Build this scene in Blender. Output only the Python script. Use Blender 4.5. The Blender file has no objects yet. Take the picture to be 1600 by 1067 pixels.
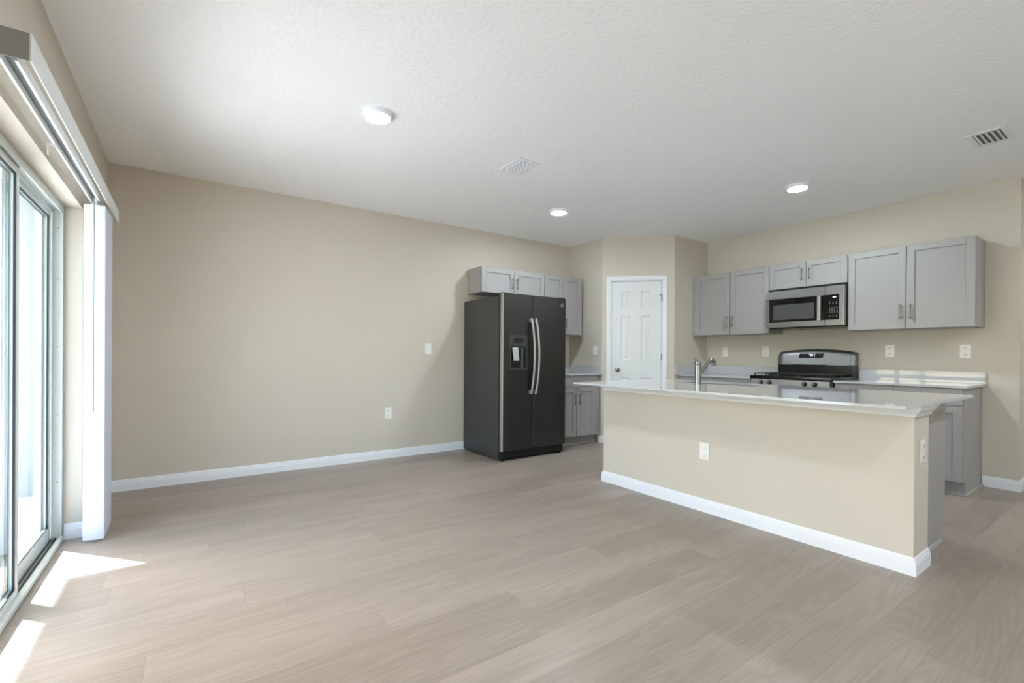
import bpy, bmesh, math, random
from mathutils import Vector, Matrix
random.seed(7)
SC = bpy.context.scene
COL = SC.collection

# ---------------------------------------------------------------- camera, world, sun, exposure
H = 2.635            # ceiling height
W = 6.237            # stove wall
XA, YC = 4.901, -0.626   # pantry corner on the fridge side
XB = 5.5305
YB = YC - (XB - XA)
YE = -4.118          # free end of the stove wall

f_px, cy_px, yaw, pitch, roll = 726.5, 556.6, 0.6081, -0.0017, 0.0060
fh = Vector((math.sin(yaw), math.cos(yaw), 0)); r0 = Vector((math.cos(yaw), -math.sin(yaw), 0)); up = Vector((0, 0, 1))
F = fh * math.cos(pitch) + up * math.sin(pitch)
U0 = up * math.cos(pitch) - fh * math.sin(pitch)
R_ = r0 * math.cos(roll) + U0 * math.sin(roll)
U_ = U0 * math.cos(roll) - r0 * math.sin(roll)
cam_d = bpy.data.cameras.new('camera'); cam = bpy.data.objects.new('camera', cam_d); COL.objects.link(cam)
cam.matrix_world = Matrix(((R_.x, U_.x, -F.x, 0.5274), (R_.y, U_.y, -F.y, -4.8823), (R_.z, U_.z, -F.z, 1.1155), (0, 0, 0, 1)))
cam_d.sensor_width = 36.0; cam_d.lens = f_px / 1600 * 36.0; cam_d.shift_y = (cy_px - 533.5) / 1600
cam_d.clip_start = 0.05
SC.camera = cam

SUN_EL = math.radians(40)
sun_dir = Vector((0.664 * math.cos(SUN_EL), -0.747 * math.cos(SUN_EL), -math.sin(SUN_EL)))   # travel direction
wd = bpy.data.worlds.new('sky'); SC.world = wd; wd.use_nodes = True
nt = wd.node_tree; bg = nt.nodes['Background']
sky = nt.nodes.new('ShaderNodeTexSky'); sky.sky_type = 'NISHITA'; sky.sun_disc = False
sky.sun_elevation = SUN_EL; sky.sun_rotation = math.radians(318); sky.air_density = 1.0; sky.dust_density = 2.0; sky.ozone_density = 1.0
mixs = nt.nodes.new('ShaderNodeMix'); mixs.data_type = 'RGBA'; mixs.inputs['Factor'].default_value = 0.55
hs = nt.nodes.new('ShaderNodeHueSaturation'); hs.inputs['Saturation'].default_value = 1.0
nt.links.new(sky.outputs[0], hs.inputs['Color']); nt.links.new(hs.outputs[0], bg.inputs['Color'])
nt.nodes.remove(mixs)
bg.inputs['Strength'].default_value = 0.36

sl = bpy.data.lights.new('sun', 'SUN'); sl.energy = 7.6; sl.angle = math.radians(0.53); sl.color = (0.84, 0.91, 1.0)
so = bpy.data.objects.new('sun', sl); COL.objects.link(so); so.location = (-4, 4, 6)
so.rotation_euler = sun_dir.to_track_quat('-Z', 'Y').to_euler()

def portal(loc, rot, sx, sy):            # sampling guides for the daylight in the window openings; they emit nothing
    l = bpy.data.lights.new('window_portal', 'AREA'); l.shape = 'RECTANGLE'; l.size = sx; l.size_y = sy
    l.cycles.is_portal = True
    o = bpy.data.objects.new('window_portal', l); COL.objects.link(o); o.location = loc; o.rotation_euler = rot
portal((-0.22, -1.99, 1.0), (0, math.radians(-90), 0), 1.98, 1.82)
portal((-0.22, -6.2, 1.2), (0, math.radians(-90), 0), 1.8, 1.2)
portal((1.05, -7.82, 1.7), (math.radians(90), 0, 0), 1.5, 1.0)

SC.view_settings.view_transform = 'Standard'; SC.view_settings.look = 'None'
SC.view_settings.gamma = 1.0; SC.view_settings.use_curve_mapping = False
SC.view_settings.exposure = 2.25
SC.cycles.max_bounces = 12; SC.cycles.diffuse_bounces = 8; SC.cycles.glossy_bounces = 6; SC.cycles.transparent_max_bounces = 12
SC.cycles.use_denoising = True

# ---------------------------------------------------------------- materials
def lin(c):
    return tuple((x / 12.92 if x <= .04045 else ((x + .055) / 1.055) ** 2.4) for x in c)
def rgb(r, g, b): return lin((r / 255, g / 255, b / 255))

def mat(name, col, rough=.5, metal=0.0, bump=0.0, bscale=200, var=0.0, vscale=3.0, aniso=0.0, coat=0.0, stretch=None, spec=None, bdist=.002):
    m = bpy.data.materials.new(name); m.use_nodes = True; n = m.node_tree; p = n.nodes['Principled BSDF']
    p.inputs['Base Color'].default_value = (*col, 1); p.inputs['Roughness'].default_value = rough; p.inputs['Metallic'].default_value = metal
    if spec is not None: p.inputs['Specular IOR Level'].default_value = spec
    if coat: p.inputs['Coat Weight'].default_value = coat; p.inputs['Coat Roughness'].default_value = .05
    tc = n.nodes.new('ShaderNodeTexCoord')
    if var:
        t = n.nodes.new('ShaderNodeTexNoise'); t.inputs['Scale'].default_value = vscale; t.inputs['Detail'].default_value = 4
        if stretch:
            mp = n.nodes.new('ShaderNodeMapping'); mp.inputs['Scale'].default_value = stretch
            n.links.new(tc.outputs['Object'], mp.inputs[0]); n.links.new(mp.outputs[0], t.inputs['Vector'])
        else: n.links.new(tc.outputs['Object'], t.inputs['Vector'])
        mx = n.nodes.new('ShaderNodeMix'); mx.data_type = 'RGBA'
        mx.inputs[6].default_value = (*[c * (1 - var) for c in col], 1); mx.inputs[7].default_value = (*[min(1, c * (1 + var)) for c in col], 1)
        n.links.new(t.outputs['Fac'], mx.inputs['Factor']); n.links.new(mx.outputs[2], p.inputs['Base Color'])
    if bump:
        t2 = n.nodes.new('ShaderNodeTexNoise'); t2.inputs['Scale'].default_value = bscale; t2.inputs['Detail'].default_value = 3
        if stretch and not var:
            mp = n.nodes.new('ShaderNodeMapping'); mp.inputs['Scale'].default_value = stretch
            n.links.new(tc.outputs['Object'], mp.inputs[0]); n.links.new(mp.outputs[0], t2.inputs['Vector'])
        else: n.links.new(tc.outputs['Object'], t2.inputs['Vector'])
        b = n.nodes.new('ShaderNodeBump'); b.inputs['Strength'].default_value = bump; b.inputs['Distance'].default_value = bdist
        n.links.new(t2.outputs['Fac'], b.inputs['Height']); n.links.new(b.outputs[0], p.inputs['Normal'])
    return m

M = {}
M['wall'] = mat('greige_wall_paint', rgb(208, 199, 185), .75, bump=.25, bscale=120, var=.01, vscale=2)
M['ceil'] = mat('knockdown_ceiling', rgb(247, 247, 247), .85, bump=.55, bscale=38, var=.01, vscale=2, bdist=.006)
M['trim'] = mat('white_trim_paint', rgb(236, 237, 240), .35, var=.005)
M['door'] = mat('white_door_paint', rgb(228, 228, 227), .4, bump=.08, bscale=180, var=.006)
M['cab'] = mat('grey_cabinet_paint', rgb(163, 160, 157), .42, var=.008, vscale=5)
M['cabin'] = mat('cabinet_shadow_gap', rgb(60, 60, 58), .8, var=.02)
M['quartz'] = mat('white_quartz', rgb(194, 193, 194), .035, var=.008, vscale=9, spec=.5)
M['slate'] = mat('slate_steel', rgb(72, 71, 68), .34, .75, var=.03, vscale=40, stretch=(1, 1, 60))
M['case'] = mat('dark_case_paint', rgb(60, 60, 60), .38, var=.02, bump=.05, bscale=300)
M['steel'] = mat('brushed_steel', rgb(138, 138, 138), .32, 1.0, var=.05, vscale=30, stretch=(1, 1, 40))
M['steelv'] = mat('polished_steel', rgb(190, 190, 192), .27, 1.0, var=.02)
M['nickel'] = mat('satin_nickel', rgb(150, 147, 142), .3, 1.0, var=.03, vscale=40)
M['chrome'] = mat('brushed_chrome', rgb(158, 160, 158), .24, 1.0, var=.02, vscale=30)
M['black'] = mat('black_enamel', rgb(20, 20, 21), .22, var=.05, vscale=10)
M['bglass'] = mat('black_glass', rgb(14, 14, 15), .06, var=.05, vscale=6)
M['mwwin'] = mat('microwave_window_mesh', rgb(72, 72, 73), .25, var=.05, vscale=60)
M['iron'] = mat('cast_iron', rgb(22, 22, 22), .55, bump=.2, bscale=250, var=.1)
M['rubber'] = mat('black_gasket', rgb(34, 37, 39), .6, var=.1)
M['plate'] = mat('white_plastic', rgb(238, 236, 230), .3, var=.005)
M['slot'] = mat('dark_slot', rgb(46, 44, 42), .6, var=.05)
M['vinyl'] = mat('white_vinyl_vane', rgb(222, 224, 231), .5, var=.006)
M['rail'] = mat('white_aluminium_rail', rgb(225, 227, 226), .35, var=.01)
M['railin'] = mat('grey_rail_channel', rgb(120, 122, 120), .5, var=.05)
M['valend'] = mat('shaded_valance_return', rgb(150, 150, 145), .6, var=.02)  # backlit shade of the end return painted in as grey
M['alu'] = mat('white_aluminium_frame', rgb(214, 219, 216), .38, var=.01)
M['track'] = mat('worn_sill_metal', rgb(150, 148, 140), .4, .6, var=.25, vscale=25, stretch=(1, .2, 1))
M['concrete'] = mat('patio_concrete', rgb(206, 203, 202), .85, bump=.3, bscale=90, var=.08, vscale=4)
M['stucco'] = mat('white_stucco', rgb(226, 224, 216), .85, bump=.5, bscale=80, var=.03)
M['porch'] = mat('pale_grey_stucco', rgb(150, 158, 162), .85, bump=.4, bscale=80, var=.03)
M['satin'] = mat('satin_handle_metal', rgb(178, 176, 172), .42, .85, var=.03, vscale=30)
M['wand'] = mat('clear_grey_plastic', rgb(150, 154, 154), .3, var=.02)
M['grass'] = mat('lawn', rgb(112, 140, 84), .9, bump=.8, bscale=120, var=.3, vscale=14)
M['fence'] = mat('white_vinyl_fence', rgb(228, 232, 228), .5, var=.02)
M['sinkst'] = mat('sink_steel', rgb(150, 150, 150), .35, 1.0, var=.04, vscale=20)
M['duct'] = mat('duct_shade_grey', rgb(128, 128, 128), .7, var=.05)
M['mark'] = mat('grey_print', rgb(170, 172, 172), .5, var=.02)

def emit(name, col, s):
    m = bpy.data.materials.new(name); m.use_nodes = True; n = m.node_tree; p = n.nodes['Principled BSDF']
    p.inputs['Base Color'].default_value = (.8, .8, .8, 1); p.inputs['Emission Color'].default_value = (*col, 1); p.inputs['Emission Strength'].default_value = s
    return m
M['lamp'] = emit('lit_diffuser', (.80, .91, 1.0), 78.0)
M['digit'] = emit('lit_digit', (.75, .9, 1), .35)

def glass_mat():
    m = bpy.data.materials.new('clear_pane_glass'); m.use_nodes = True; n = m.node_tree; n.nodes.remove(n.nodes['Principled BSDF'])
    out = n.nodes['Material Output']; tr = n.nodes.new('ShaderNodeBsdfTransparent'); tr.inputs[0].default_value = (.96, .98, .972, 1)
    gl = n.nodes.new('ShaderNodeBsdfGlossy'); gl.inputs['Roughness'].default_value = 0.0; gl.inputs[0].default_value = (.97, .99, .98, 1)
    fr = n.nodes.new('ShaderNodeFresnel'); geo = n.nodes.new('ShaderNodeNewGeometry'); ior = n.nodes.new('ShaderNodeMapRange')
    ior.inputs['To Min'].default_value = 1.5; ior.inputs['To Max'].default_value = 1 / 1.5      # same pane reflection on the leaving face
    n.links.new(geo.outputs['Backfacing'], ior.inputs['Value']); n.links.new(ior.outputs['Result'], fr.inputs['IOR'])
    nz = n.nodes.new('ShaderNodeTexNoise'); nz.inputs['Scale'].default_value = 1.2
    b = n.nodes.new('ShaderNodeBump'); b.inputs['Strength'].default_value = .02; b.inputs['Distance'].default_value = .01
    n.links.new(nz.outputs['Fac'], b.inputs['Height']); n.links.new(b.outputs[0], gl.inputs['Normal'])
    mx = n.nodes.new('ShaderNodeMixShader')
    n.links.new(fr.outputs[0], mx.inputs[0]); n.links.new(tr.outputs[0], mx.inputs[1]); n.links.new(gl.outputs[0], mx.inputs[2]); n.links.new(mx.outputs[0], out.inputs[0])
    return m
M['glass'] = glass_mat()

def floor_mat():
    m = bpy.data.materials.new('oak_vinyl_plank'); m.use_nodes = True; n = m.node_tree; L = n.links.new; N = n.nodes.new
    p = n.nodes['Principled BSDF']
    tc = N('ShaderNodeTexCoord'); sp = N('ShaderNodeSeparateXYZ'); L(tc.outputs['Object'], sp.inputs[0])
    def math_(op, a, b=None, c=None):
        q = N('ShaderNodeMath'); q.operation = op
        for i, v in enumerate((a, b, c)):
            if v is None: continue
            if isinstance(v, (int, float)): q.inputs[i].default_value = v
            else: L(v, q.inputs[i])
        return q.outputs[0]
    PW, PL = .181, 1.24
    yr = math_('DIVIDE', sp.outputs['Y'], PW); row = math_('FLOOR', yr); fy = math_('SUBTRACT', yr, row)
    wn = N('ShaderNodeTexWhiteNoise'); wn.noise_dimensions = '1D'; L(row, wn.inputs['W'])
    xr = math_('DIVIDE', math_('ADD', sp.outputs['X'], math_('MULTIPLY', wn.outputs['Value'], 7.3)), PL)
    colm = math_('FLOOR', xr); fx = math_('SUBTRACT', xr, colm)
    cb = N('ShaderNodeCombineXYZ'); L(row, cb.inputs[0]); L(colm, cb.inputs[1])
    w2 = N('ShaderNodeTexWhiteNoise'); w2.noise_dimensions = '2D'; L(cb.outputs[0], w2.inputs['Vector'])
    # plank-local grain coordinates
    v2 = N('ShaderNodeVectorMath'); v2.operation = 'SCALE'; L(w2.outputs['Color'], v2.inputs[0]); v2.inputs['Scale'].default_value = 37.0
    va = N('ShaderNodeVectorMath'); va.operation = 'ADD'; L(tc.outputs['Object'], va.inputs[0]); L(v2.outputs[0], va.inputs[1])
    mp = N('ShaderNodeMapping'); mp.inputs['Scale'].default_value = (.55, 7.5, 1); L(va.outputs[0], mp.inputs[0])
    big = N('ShaderNodeTexNoise'); big.inputs['Scale'].default_value = 1.0; big.inputs['Detail'].default_value = 1.5; big.inputs['Roughness'].default_value = .4; L(mp.outputs[0], big.inputs['Vector'])
    rings = math_('SINE', math_('MULTIPLY', big.outputs['Fac'], 62.0))
    rings = math_('POWER', math_('ABSOLUTE', rings), 2.5)
    mp2 = N('ShaderNodeMapping'); mp2.inputs['Scale'].default_value = (3.0, 90, 1); L(va.outputs[0], mp2.inputs[0])
    fib = N('ShaderNodeTexNoise'); fib.inputs['Scale'].default_value = 1.0; fib.inputs['Detail'].default_value = 4; L(mp2.outputs[0], fib.inputs['Vector'])
    mp3 = N('ShaderNodeMapping'); mp3.inputs['Scale'].default_value = (.8, 5, 1); L(va.outputs[0], mp3.inputs[0])
    clo = N('ShaderNodeTexNoise'); clo.inputs['Scale'].default_value = 1.3; clo.inputs['Detail'].default_value = 3; L(mp3.outputs[0], clo.inputs['Vector'])
    tone = math_('ADD', math_('ADD', .06, math_('MULTIPLY', w2.outputs['Value'], .24)),
           math_('ADD', math_('MULTIPLY', rings, .13), math_('ADD', math_('MULTIPLY', fib.outputs['Fac'], .42), math_('MULTIPLY', clo.outputs['Fac'], .55))))
    rp = N('ShaderNodeValToRGB'); L(tone, rp.inputs[0])
    e = rp.color_ramp.elements; e[0].position = .25; e[0].color = (*rgb(132, 119, 107), 1); e[1].position = 1.05; e[1].color = (*rgb(166, 153, 141), 1)
    mid = rp.color_ramp.elements.new(.62); mid.color = (*rgb(148, 135, 123), 1)
    # seams
    sy = math_('MINIMUM', fy, math_('SUBTRACT', 1.0, fy)); sx = math_('MINIMUM', fx, math_('SUBTRACT', 1.0, fx))
    seam = math_('MINIMUM', math_('DIVIDE', sy, .010), math_('DIVIDE', sx, .0014)); seam = math_('MINIMUM', seam, 1.0)
    mx = N('ShaderNodeMix'); mx.data_type = 'RGBA'; L(seam, mx.inputs['Factor'])
    L(rp.outputs[0], mx.inputs[7])
    dk = N('ShaderNodeMix'); dk.data_type = 'RGBA'; dk.blend_type = 'MULTIPLY'; dk.inputs['Factor'].default_value = 1; L(rp.outputs[0], dk.inputs[6]); dk.inputs[7].default_value = (.78, .76, .74, 1)
    L(dk.outputs[2], mx.inputs[6]); L(mx.outputs[2], p.inputs['Base Color'])
    p.inputs['Roughness'].default_value = .36; p.inputs['Specular IOR Level'].default_value = .45
    b = N('ShaderNodeBump'); b.inputs['Strength'].default_value = .25; b.inputs['Distance'].default_value = .0012
    L(math_('ADD', math_('MULTIPLY', fib.outputs['Fac'], .35), seam), b.inputs['Height']); L(b.outputs[0], p.inputs['Normal'])
    return m
M['floor'] = floor_mat()

# ---------------------------------------------------------------- mesh helpers
class MB:
    """collects shapes in one local frame (origin o, axes u v w) and links them as one mesh object"""
    def __init__(s, frame=None):
        s.bm = bmesh.new(); s.T = frame if frame else Matrix.Identity(4)
    def box(s, x0, x1, y0, y1, z0, z1, bev=0.0, seg=2):
        mtx = s.T @ Matrix.Translation(((x0 + x1) / 2, (y0 + y1) / 2, (z0 + z1) / 2)) @ Matrix.Diagonal((abs(x1 - x0), abs(y1 - y0), abs(z1 - z0), 1))
        g = bmesh.ops.create_cube(s.bm, size=1, matrix=mtx)
        if bev:
            es = list({e for v in g['verts'] for e in v.link_edges})
            bmesh.ops.bevel(s.bm, geom=es, offset=bev, segments=seg, affect='EDGES', profile=.6)
        return s
    def prism(s, poly, a0, a1, axis=2):
        """poly in the two other axes (cyclic order), extruded along axis"""
        o = [(1, 2), (2, 0), (0, 1)][axis]
        rings = []
        for a in (a0, a1):
            vs = []
            for (p, q) in poly:
                c = [0, 0, 0]; c[o[0]] = p; c[o[1]] = q; c[axis] = a
                vs.append(s.bm.verts.new(s.T @ Vector(c)))
            rings.append(vs)
        n = len(poly)
        s.bm.faces.new(rings[0]); s.bm.faces.new(rings[1][::-1])
        for i in range(n): s.bm.faces.new((rings[0][i], rings[0][(i + 1) % n], rings[1][(i + 1) % n], rings[1][i]))
        return s
    def tube(s, pts, rad, n=14, cap=True):
        pts = [Vector(p) for p in pts]; rad = rad if isinstance(rad, (list, tuple)) else [rad] * len(pts)
        prev = None; rings = []
        for i, p in enumerate(pts):
            d = (pts[min(i + 1, len(pts) - 1)] - pts[max(i - 1, 0)]).normalized()
            a = Vector((0, 0, 1)) if abs(d.z) < .9 else Vector((1, 0, 0))
            if prev is not None: a = prev
            e1 = (a - d * a.dot(d)).normalized(); e2 = d.cross(e1); prev = e1
            rings.append([s.bm.verts.new(s.T @ (p + (e1 * math.cos(t) + e2 * math.sin(t)) * rad[i])) for t in [2 * math.pi * k / n for k in range(n)]])
        for A, B in zip(rings, rings[1:]):
            for k in range(n): s.bm.faces.new((A[k], A[(k + 1) % n], B[(k + 1) % n], B[k]))
        if cap: s.bm.faces.new(rings[0][::-1]); s.bm.faces.new(rings[-1])
        return s
    def lathe(s, prof, c, axis=2, n=40, closed=False):
        """prof: (radius, height) pairs along axis from centre c"""
        o = [(1, 2), (2, 0), (0, 1)][axis]; rings = []
        for (r, h) in prof:
            if r < 1e-6:
                q = [0, 0, 0]; q[axis] = h; rings.append([s.bm.verts.new(s.T @ (Vector(c) + Vector(q)))]); continue
            vs = []
            for k in range(n):
                t = 2 * math.pi * k / n; q = [0, 0, 0]; q[o[0]] = r * math.cos(t); q[o[1]] = r * math.sin(t); q[axis] = h
                vs.append(s.bm.verts.new(s.T @ (Vector(c) + Vector(q))))
            rings.append(vs)
        pairs = list(zip(rings, rings[1:])) + ([(rings[-1], rings[0])] if closed else [])
        for A, B in pairs:
            for k in range(n):
                a, a2 = (A[k % len(A)], A[(k + 1) % len(A)]); b, b2 = (B[k % len(B)], B[(k + 1) % len(B)])
                vs = []
                for v in (a, a2, b2, b):
                    if v not in vs: vs.append(v)
                if len(vs) > 2: s.bm.faces.new(vs)
        return s
    def sweep(s, prof, path, side=1, plane=(0, 1, 2)):
        """prof: closed (d,h) outline, d measured to one side of the path in its plane, h out of the plane; mitred corners"""
        P = [Vector(p) for p in path]; n = len(P); rings = []
        for i in range(n):
            d1 = (P[i] - P[i - 1]).normalized() if i else (P[1] - P[0]).normalized()
            d2 = (P[i + 1] - P[i]).normalized() if i < n - 1 else d1
            n1 = Vector((-d1.y, d1.x)) * side; n2 = Vector((-d2.y, d2.x)) * side
            m = (n1 + n2).normalized(); k = 1 / max(.2, m.dot(n1))
            ring = []
            for (d, h) in prof:
                q = P[i] + m * d * k; c = [0, 0, 0]; c[plane[0]] = q.x; c[plane[1]] = q.y; c[plane[2]] = h
                ring.append(s.bm.verts.new(s.T @ Vector(c)))
            rings.append(ring)
        k = len(prof)
        for A, B in zip(rings, rings[1:]):
            for j in range(k): s.bm.faces.new((A[j], A[(j + 1) % k], B[(j + 1) % k], B[j]))
        s.bm.faces.new(rings[0]); s.bm.faces.new(rings[-1][::-1])
        return s
    def quad(s, *c):
        s.bm.faces.new([s.bm.verts.new(s.T @ Vector(p)) for p in c]); return s
    def build(s, name, m, parent=None, smooth=False, weld=False):
        if weld: bmesh.ops.remove_doubles(s.bm, verts=s.bm.verts, dist=1e-5)
        bmesh.ops.recalc_face_normals(s.bm, faces=s.bm.faces)
        me = bpy.data.meshes.new(name)
        if parent is not None:
            off = Vector((0, 0, 0)); q = parent
            while q is not None: off += q.location; q = q.parent
            bmesh.ops.translate(s.bm, verts=s.bm.verts, vec=-off)
        s.bm.to_mesh(me); s.bm.free(); me.materials.append(M[m])
        if smooth:
            for p in me.polygons: p.use_smooth = True
            try: me.set_sharp_from_angle(angle=math.radians(38))
            except Exception: pass
        o = bpy.data.objects.new(name, me); COL.objects.link(o)
        if parent is not None: o.parent = parent
        return o

def frame(o, u, w):
    """local x = u (along), y = w (outward from the wall), z = up"""
    u = Vector(u).normalized(); w = Vector(w).normalized(); v = Vector((0, 0, 1)); o = Vector(o)
    return Matrix(((u.x, w.x, v.x, o.x), (u.y, w.y, v.y, o.y), (u.z, w.z, v.z, o.z), (0, 0, 0, 1)))
def thing(name, loc, label, cat, group=None):
    o = bpy.data.objects.new(name, None); o.empty_display_size = .1; COL.objects.link(o); o.location = loc
    o['label'] = label; o['category'] = cat
    if group: o['group'] = group
    return o
def struct(o, label=None):
    o['kind'] = 'structure'
    if label: o['label'] = label
    return o
def sroot(name, loc, label=None):
    o = bpy.data.objects.new(name, None); COL.objects.link(o); o.location = loc; o['kind'] = 'structure'
    if label: o['label'] = label
    return o

# ---------------------------------------------------------------- room shell
struct(MB().box(-.2, 7.9, -7.8, .12, -.1, 0).build('floor', 'floor'), 'pale oak plank floor running along the fridge wall')
struct(MB().box(-.2, 7.9, -7.8, .12, H, H + .12).build('ceiling', 'ceil'), 'white textured ceiling')
struct(MB().box(-.2, 7.9, 0, .12, 0, H).build('wall_back', 'wall'), 'long greige wall behind the refrigerator')
DY0, DY1, DZ = -1.074, -2.90, 1.988     # sliding door opening
wl = MB()
wl.box(-.2, 0, DY0, 0, 0, H).box(-.2, 0, DY1, DY0, DZ, H).box(-.2, 0, -5.6, DY1, 0, H)
wl.box(-.2, 0, -6.8, -5.6, 2.1, H).box(-.2, 0, -6.8, -5.6, 0, .3).box(-.2, 0, -7.8, -6.8, 0, H)
struct(wl.build('wall_left', 'wall'), 'greige wall with the sliding glass door')
wr = MB(); wr.box(W, W + .12, YE, 0, 0, H).box(W + .12, 7.9, YE, YE + .12, 0, H)
struct(wr.build('wall_right', 'wall'), 'greige wall behind the stove')
struct(MB().box(7.78, 7.9, -7.8, YE, 0, H).build('wall_hall', 'wall'))
wf = MB(); wf.box(0, .3, -7.8, -7.68, 0, H).box(1.8, 7.78, -7.8, -7.68, 0, H).box(.3, 1.8, -7.8, -7.68, 0, 1.2).box(.3, 1.8, -7.8, -7.68, 2.2, H)
struct(wf.build('wall_front', 'wall'))
# pantry walls
DL = math.hypot(XB - XA, YB - YC)
dg = frame((XA, YC, 0), (1, -1, 0), (-1, -1, 0))
T_ = .1
pw = MB(); pw.box(XA, XA + T_, YC, 0, 0, H)
pw.box(XB, W, YB, YB + T_, 0, H)
pw.T = dg
S0, S1, LZ = .112, .744, 2.083     # pantry door opening
pw.box(0, S0, -T_, 0, 0, H).box(S1, DL, -T_, 0, 0, H).box(S0, S1, -T_, 0, LZ, H)
struct(pw.build('wall_pantry', 'wall'), 'greige corner pantry walls holding the white door')

# pantry door: six raised panels
d1 = sroot('door_1', dg @ Vector((.43, 0, 0)), 'white six-panel pantry door')
def six_panel(T):
    mb = MB(T); bm = mb.bm
    us = [.127, .241, .353, .487, .600, .7315]; vs = [.012, .15, .84, 1.062, 1.630, 1.741, 1.943, 2.068]
    yf = -.012
    def P(u, v, y): return (u, y, v)
    for i in range(5):
        for j in range(7):
            a, b, c, d = us[i], us[i + 1], vs[j], vs[j + 1]
            if i in (1, 3) and j in (1, 3, 5):
                loops = [(0, yf), (.012, yf - .009), (.026, yf - .009), (.046, yf - .0025)]
                for (k0, y0), (k1, y1) in zip(loops, loops[1:]):
                    o = [(a + k0, c + k0), (b - k0, c + k0), (b - k0, d - k0), (a + k0, d - k0)]
                    n_ = [(a + k1, c + k1), (b - k1, c + k1), (b - k1, d - k1), (a + k1, d - k1)]
                    for q in range(4):
                        r = (q + 1) % 4
                        mb.quad(P(*o[q], y0), P(*o[r], y0), P(*n_[r], y1), P(*n_[q], y1))
                k, y = loops[-1]; mb.quad(P(a + k, c + k, y), P(b - k, c + k, y), P(b - k, d - k, y), P(a + k, d - k, y))
            else: mb.quad(P(a, c, yf), P(b, c, yf), P(b, d, yf), P(a, d, yf))
    u0, u1, v0, v1 = us[0], us[-1], vs[0], vs[-1]; yb = yf - .035
    mb.quad(P(u0, v0, yb), P(u1, v0, yb), P(u1, v1, yb), P(u0, v1, yb))
    for (A, B) in (((u0, v0), (u1, v0)), ((u1, v0), (u1, v1)), ((u1, v1), (u0, v1)), ((u0, v1), (u0, v0))):
        mb.quad(P(*A, yf), P(*B, yf), P(*B, yb), P(*A, yb))
    return mb
six_panel(dg).build('door_leaf', 'door', d1, weld=True)
MB(dg).box(S0 + .001, S0 + .012, -.099, -.001, 0.002, LZ - .001).box(S1 - .010, S1 - .001, -.099, -.001, 0.002, LZ - .001).box(S0 + .001, S1 - .001, -.099, -.001, LZ - .012, LZ - .001).build('door_jamb', 'trim', d1)
kb = MB(dg); kb.lathe([(0, 0), (.031, 0), (.031, .004), (.026, .008), (.011, .010), (.010, .028), (.018, .034), (.026, .044), (.027, .052), (.022, .062), (.010, .067), (0, .068)], (.199, -.012, .946), axis=1)
kb.build('door_knob', 'nickel', d1, smooth=True)
for z in (1.845, 1.105, .25):
    hb = MB(dg); hb.tube([(.738, -.004, z - .045), (.738, -.004, z + .045)], .0065, 10).box(.7325, .7435, -.012, -.006, z - .045, z + .045)
    hb.build('hinge', 'nickel', d1, smooth=True)
pn = MB(dg); pn.tube([(.738, -.002, 1.896), (.738, .008, 1.900), (.722, .022, 1.893), (.712, .024, 1.884)], [.004, .004, .004, .006], 8); pn.build('hinge_stop', 'nickel', d1, smooth=True)
cas = [(0, 0), (.057, 0), (.057, .010), (.050, .016), (.034, .0165), (.022, .013), (.010, .012), (.004, .009), (0, .008)]
cs = MB(dg).sweep([(d, h) for d, h in cas], [(S0 - .003, 0.0), (S0 - .003, LZ - .004), (S1 + .003, LZ - .004), (S1 + .003, 0.0)], side=1, plane=(0, 2, 1))
struct(cs.build('trim_1', 'trim'), 'white casing round the pantry door')

# baseboards
BB = [(0, 0), (.014, 0), (.014, .058), (.0115, .062), (.0115, .070), (.008, .074), (.008, .082), (.004, .090), (0, .092)]
def baseboard(name, paths, side=1, label=None):
    mb = MB()
    for p in paths: mb.sweep(BB, p, side=side)
    return struct(mb.build(name, 'trim'), label)
baseboard('baseboard_back', [[(4.13, -.0005), (0.0, -.0005), (0.0005, DY0 - .0005), (-.078, DY0 - .0005)]], 1, 'white baseboard along the fridge wall')
baseboard('baseboard_pantry', [[(XA, -.57), (XA, YC), tuple((dg @ Vector((S0 - .061, 0, 0))).xy)], [tuple((dg @ Vector((S1 + .061, 0, 0))).xy), (XB, YB), (XB + .03, YB)]], -1)
baseboard('baseboard_right', [[(W - .0005, -3.90), (W - .0005, YE - .0005), (7.7, YE - .0005)]], -1, 'white baseboard at the end of the stove wall')
baseboard('baseboard_left', [[(.0005, DY1), (.0005, -7.6)]], 1)

# ---------------------------------------------------------------- sliding glass door
d2 = sroot('door_2', (-.12, -1.99, 0), 'white framed sliding glass door to the patio')
fr = MB()
# jamb, head and far jamb of the fixed frame, with a channel between two lips
for (ya, yb_) in ((DY0 - .022, DY0 - .001), (DY1 + .001, DY1 + .022)):
    fr.box(-.198, -.084, ya, yb_, .02, DZ - .001)
fr.box(-.198, -.084, DY1 + .022, DY0 - .022, DZ - .03, DZ - .001)
fr.box(-.090, -.084, DY0 - .034, DY0 - .022, .02, DZ - .03).box(-.132, -.128, DY0 - .030, DY0 - .022, .02, DZ - .03)
fr.box(-.090, -.084, DY1 + .022, DY0 - .034, DZ - .048, DZ - .03).box(-.134, -.128, DY1 + .022, DY0 - .03, DZ - .05, DZ - .03)
fr.build('frame', 'alu', d2)
sl_ = MB(); sl_.box(-.198, -.1, DY1 + .001, DY0 - .001, .001, .008).box(-.155, -.150, DY1 + .001, DY0 - .001, .008, .026).box(-.118, -.113, DY1 + .001, DY0 - .001, .008, .026)
sl_.build('sill_track', 'track', d2)
MB().box(-.1, -.076, DY1 + .001, DY0 - .001, .001, .030, bev=.006, seg=3).build('sill_lip', 'alu', d2, smooth=True)
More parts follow.
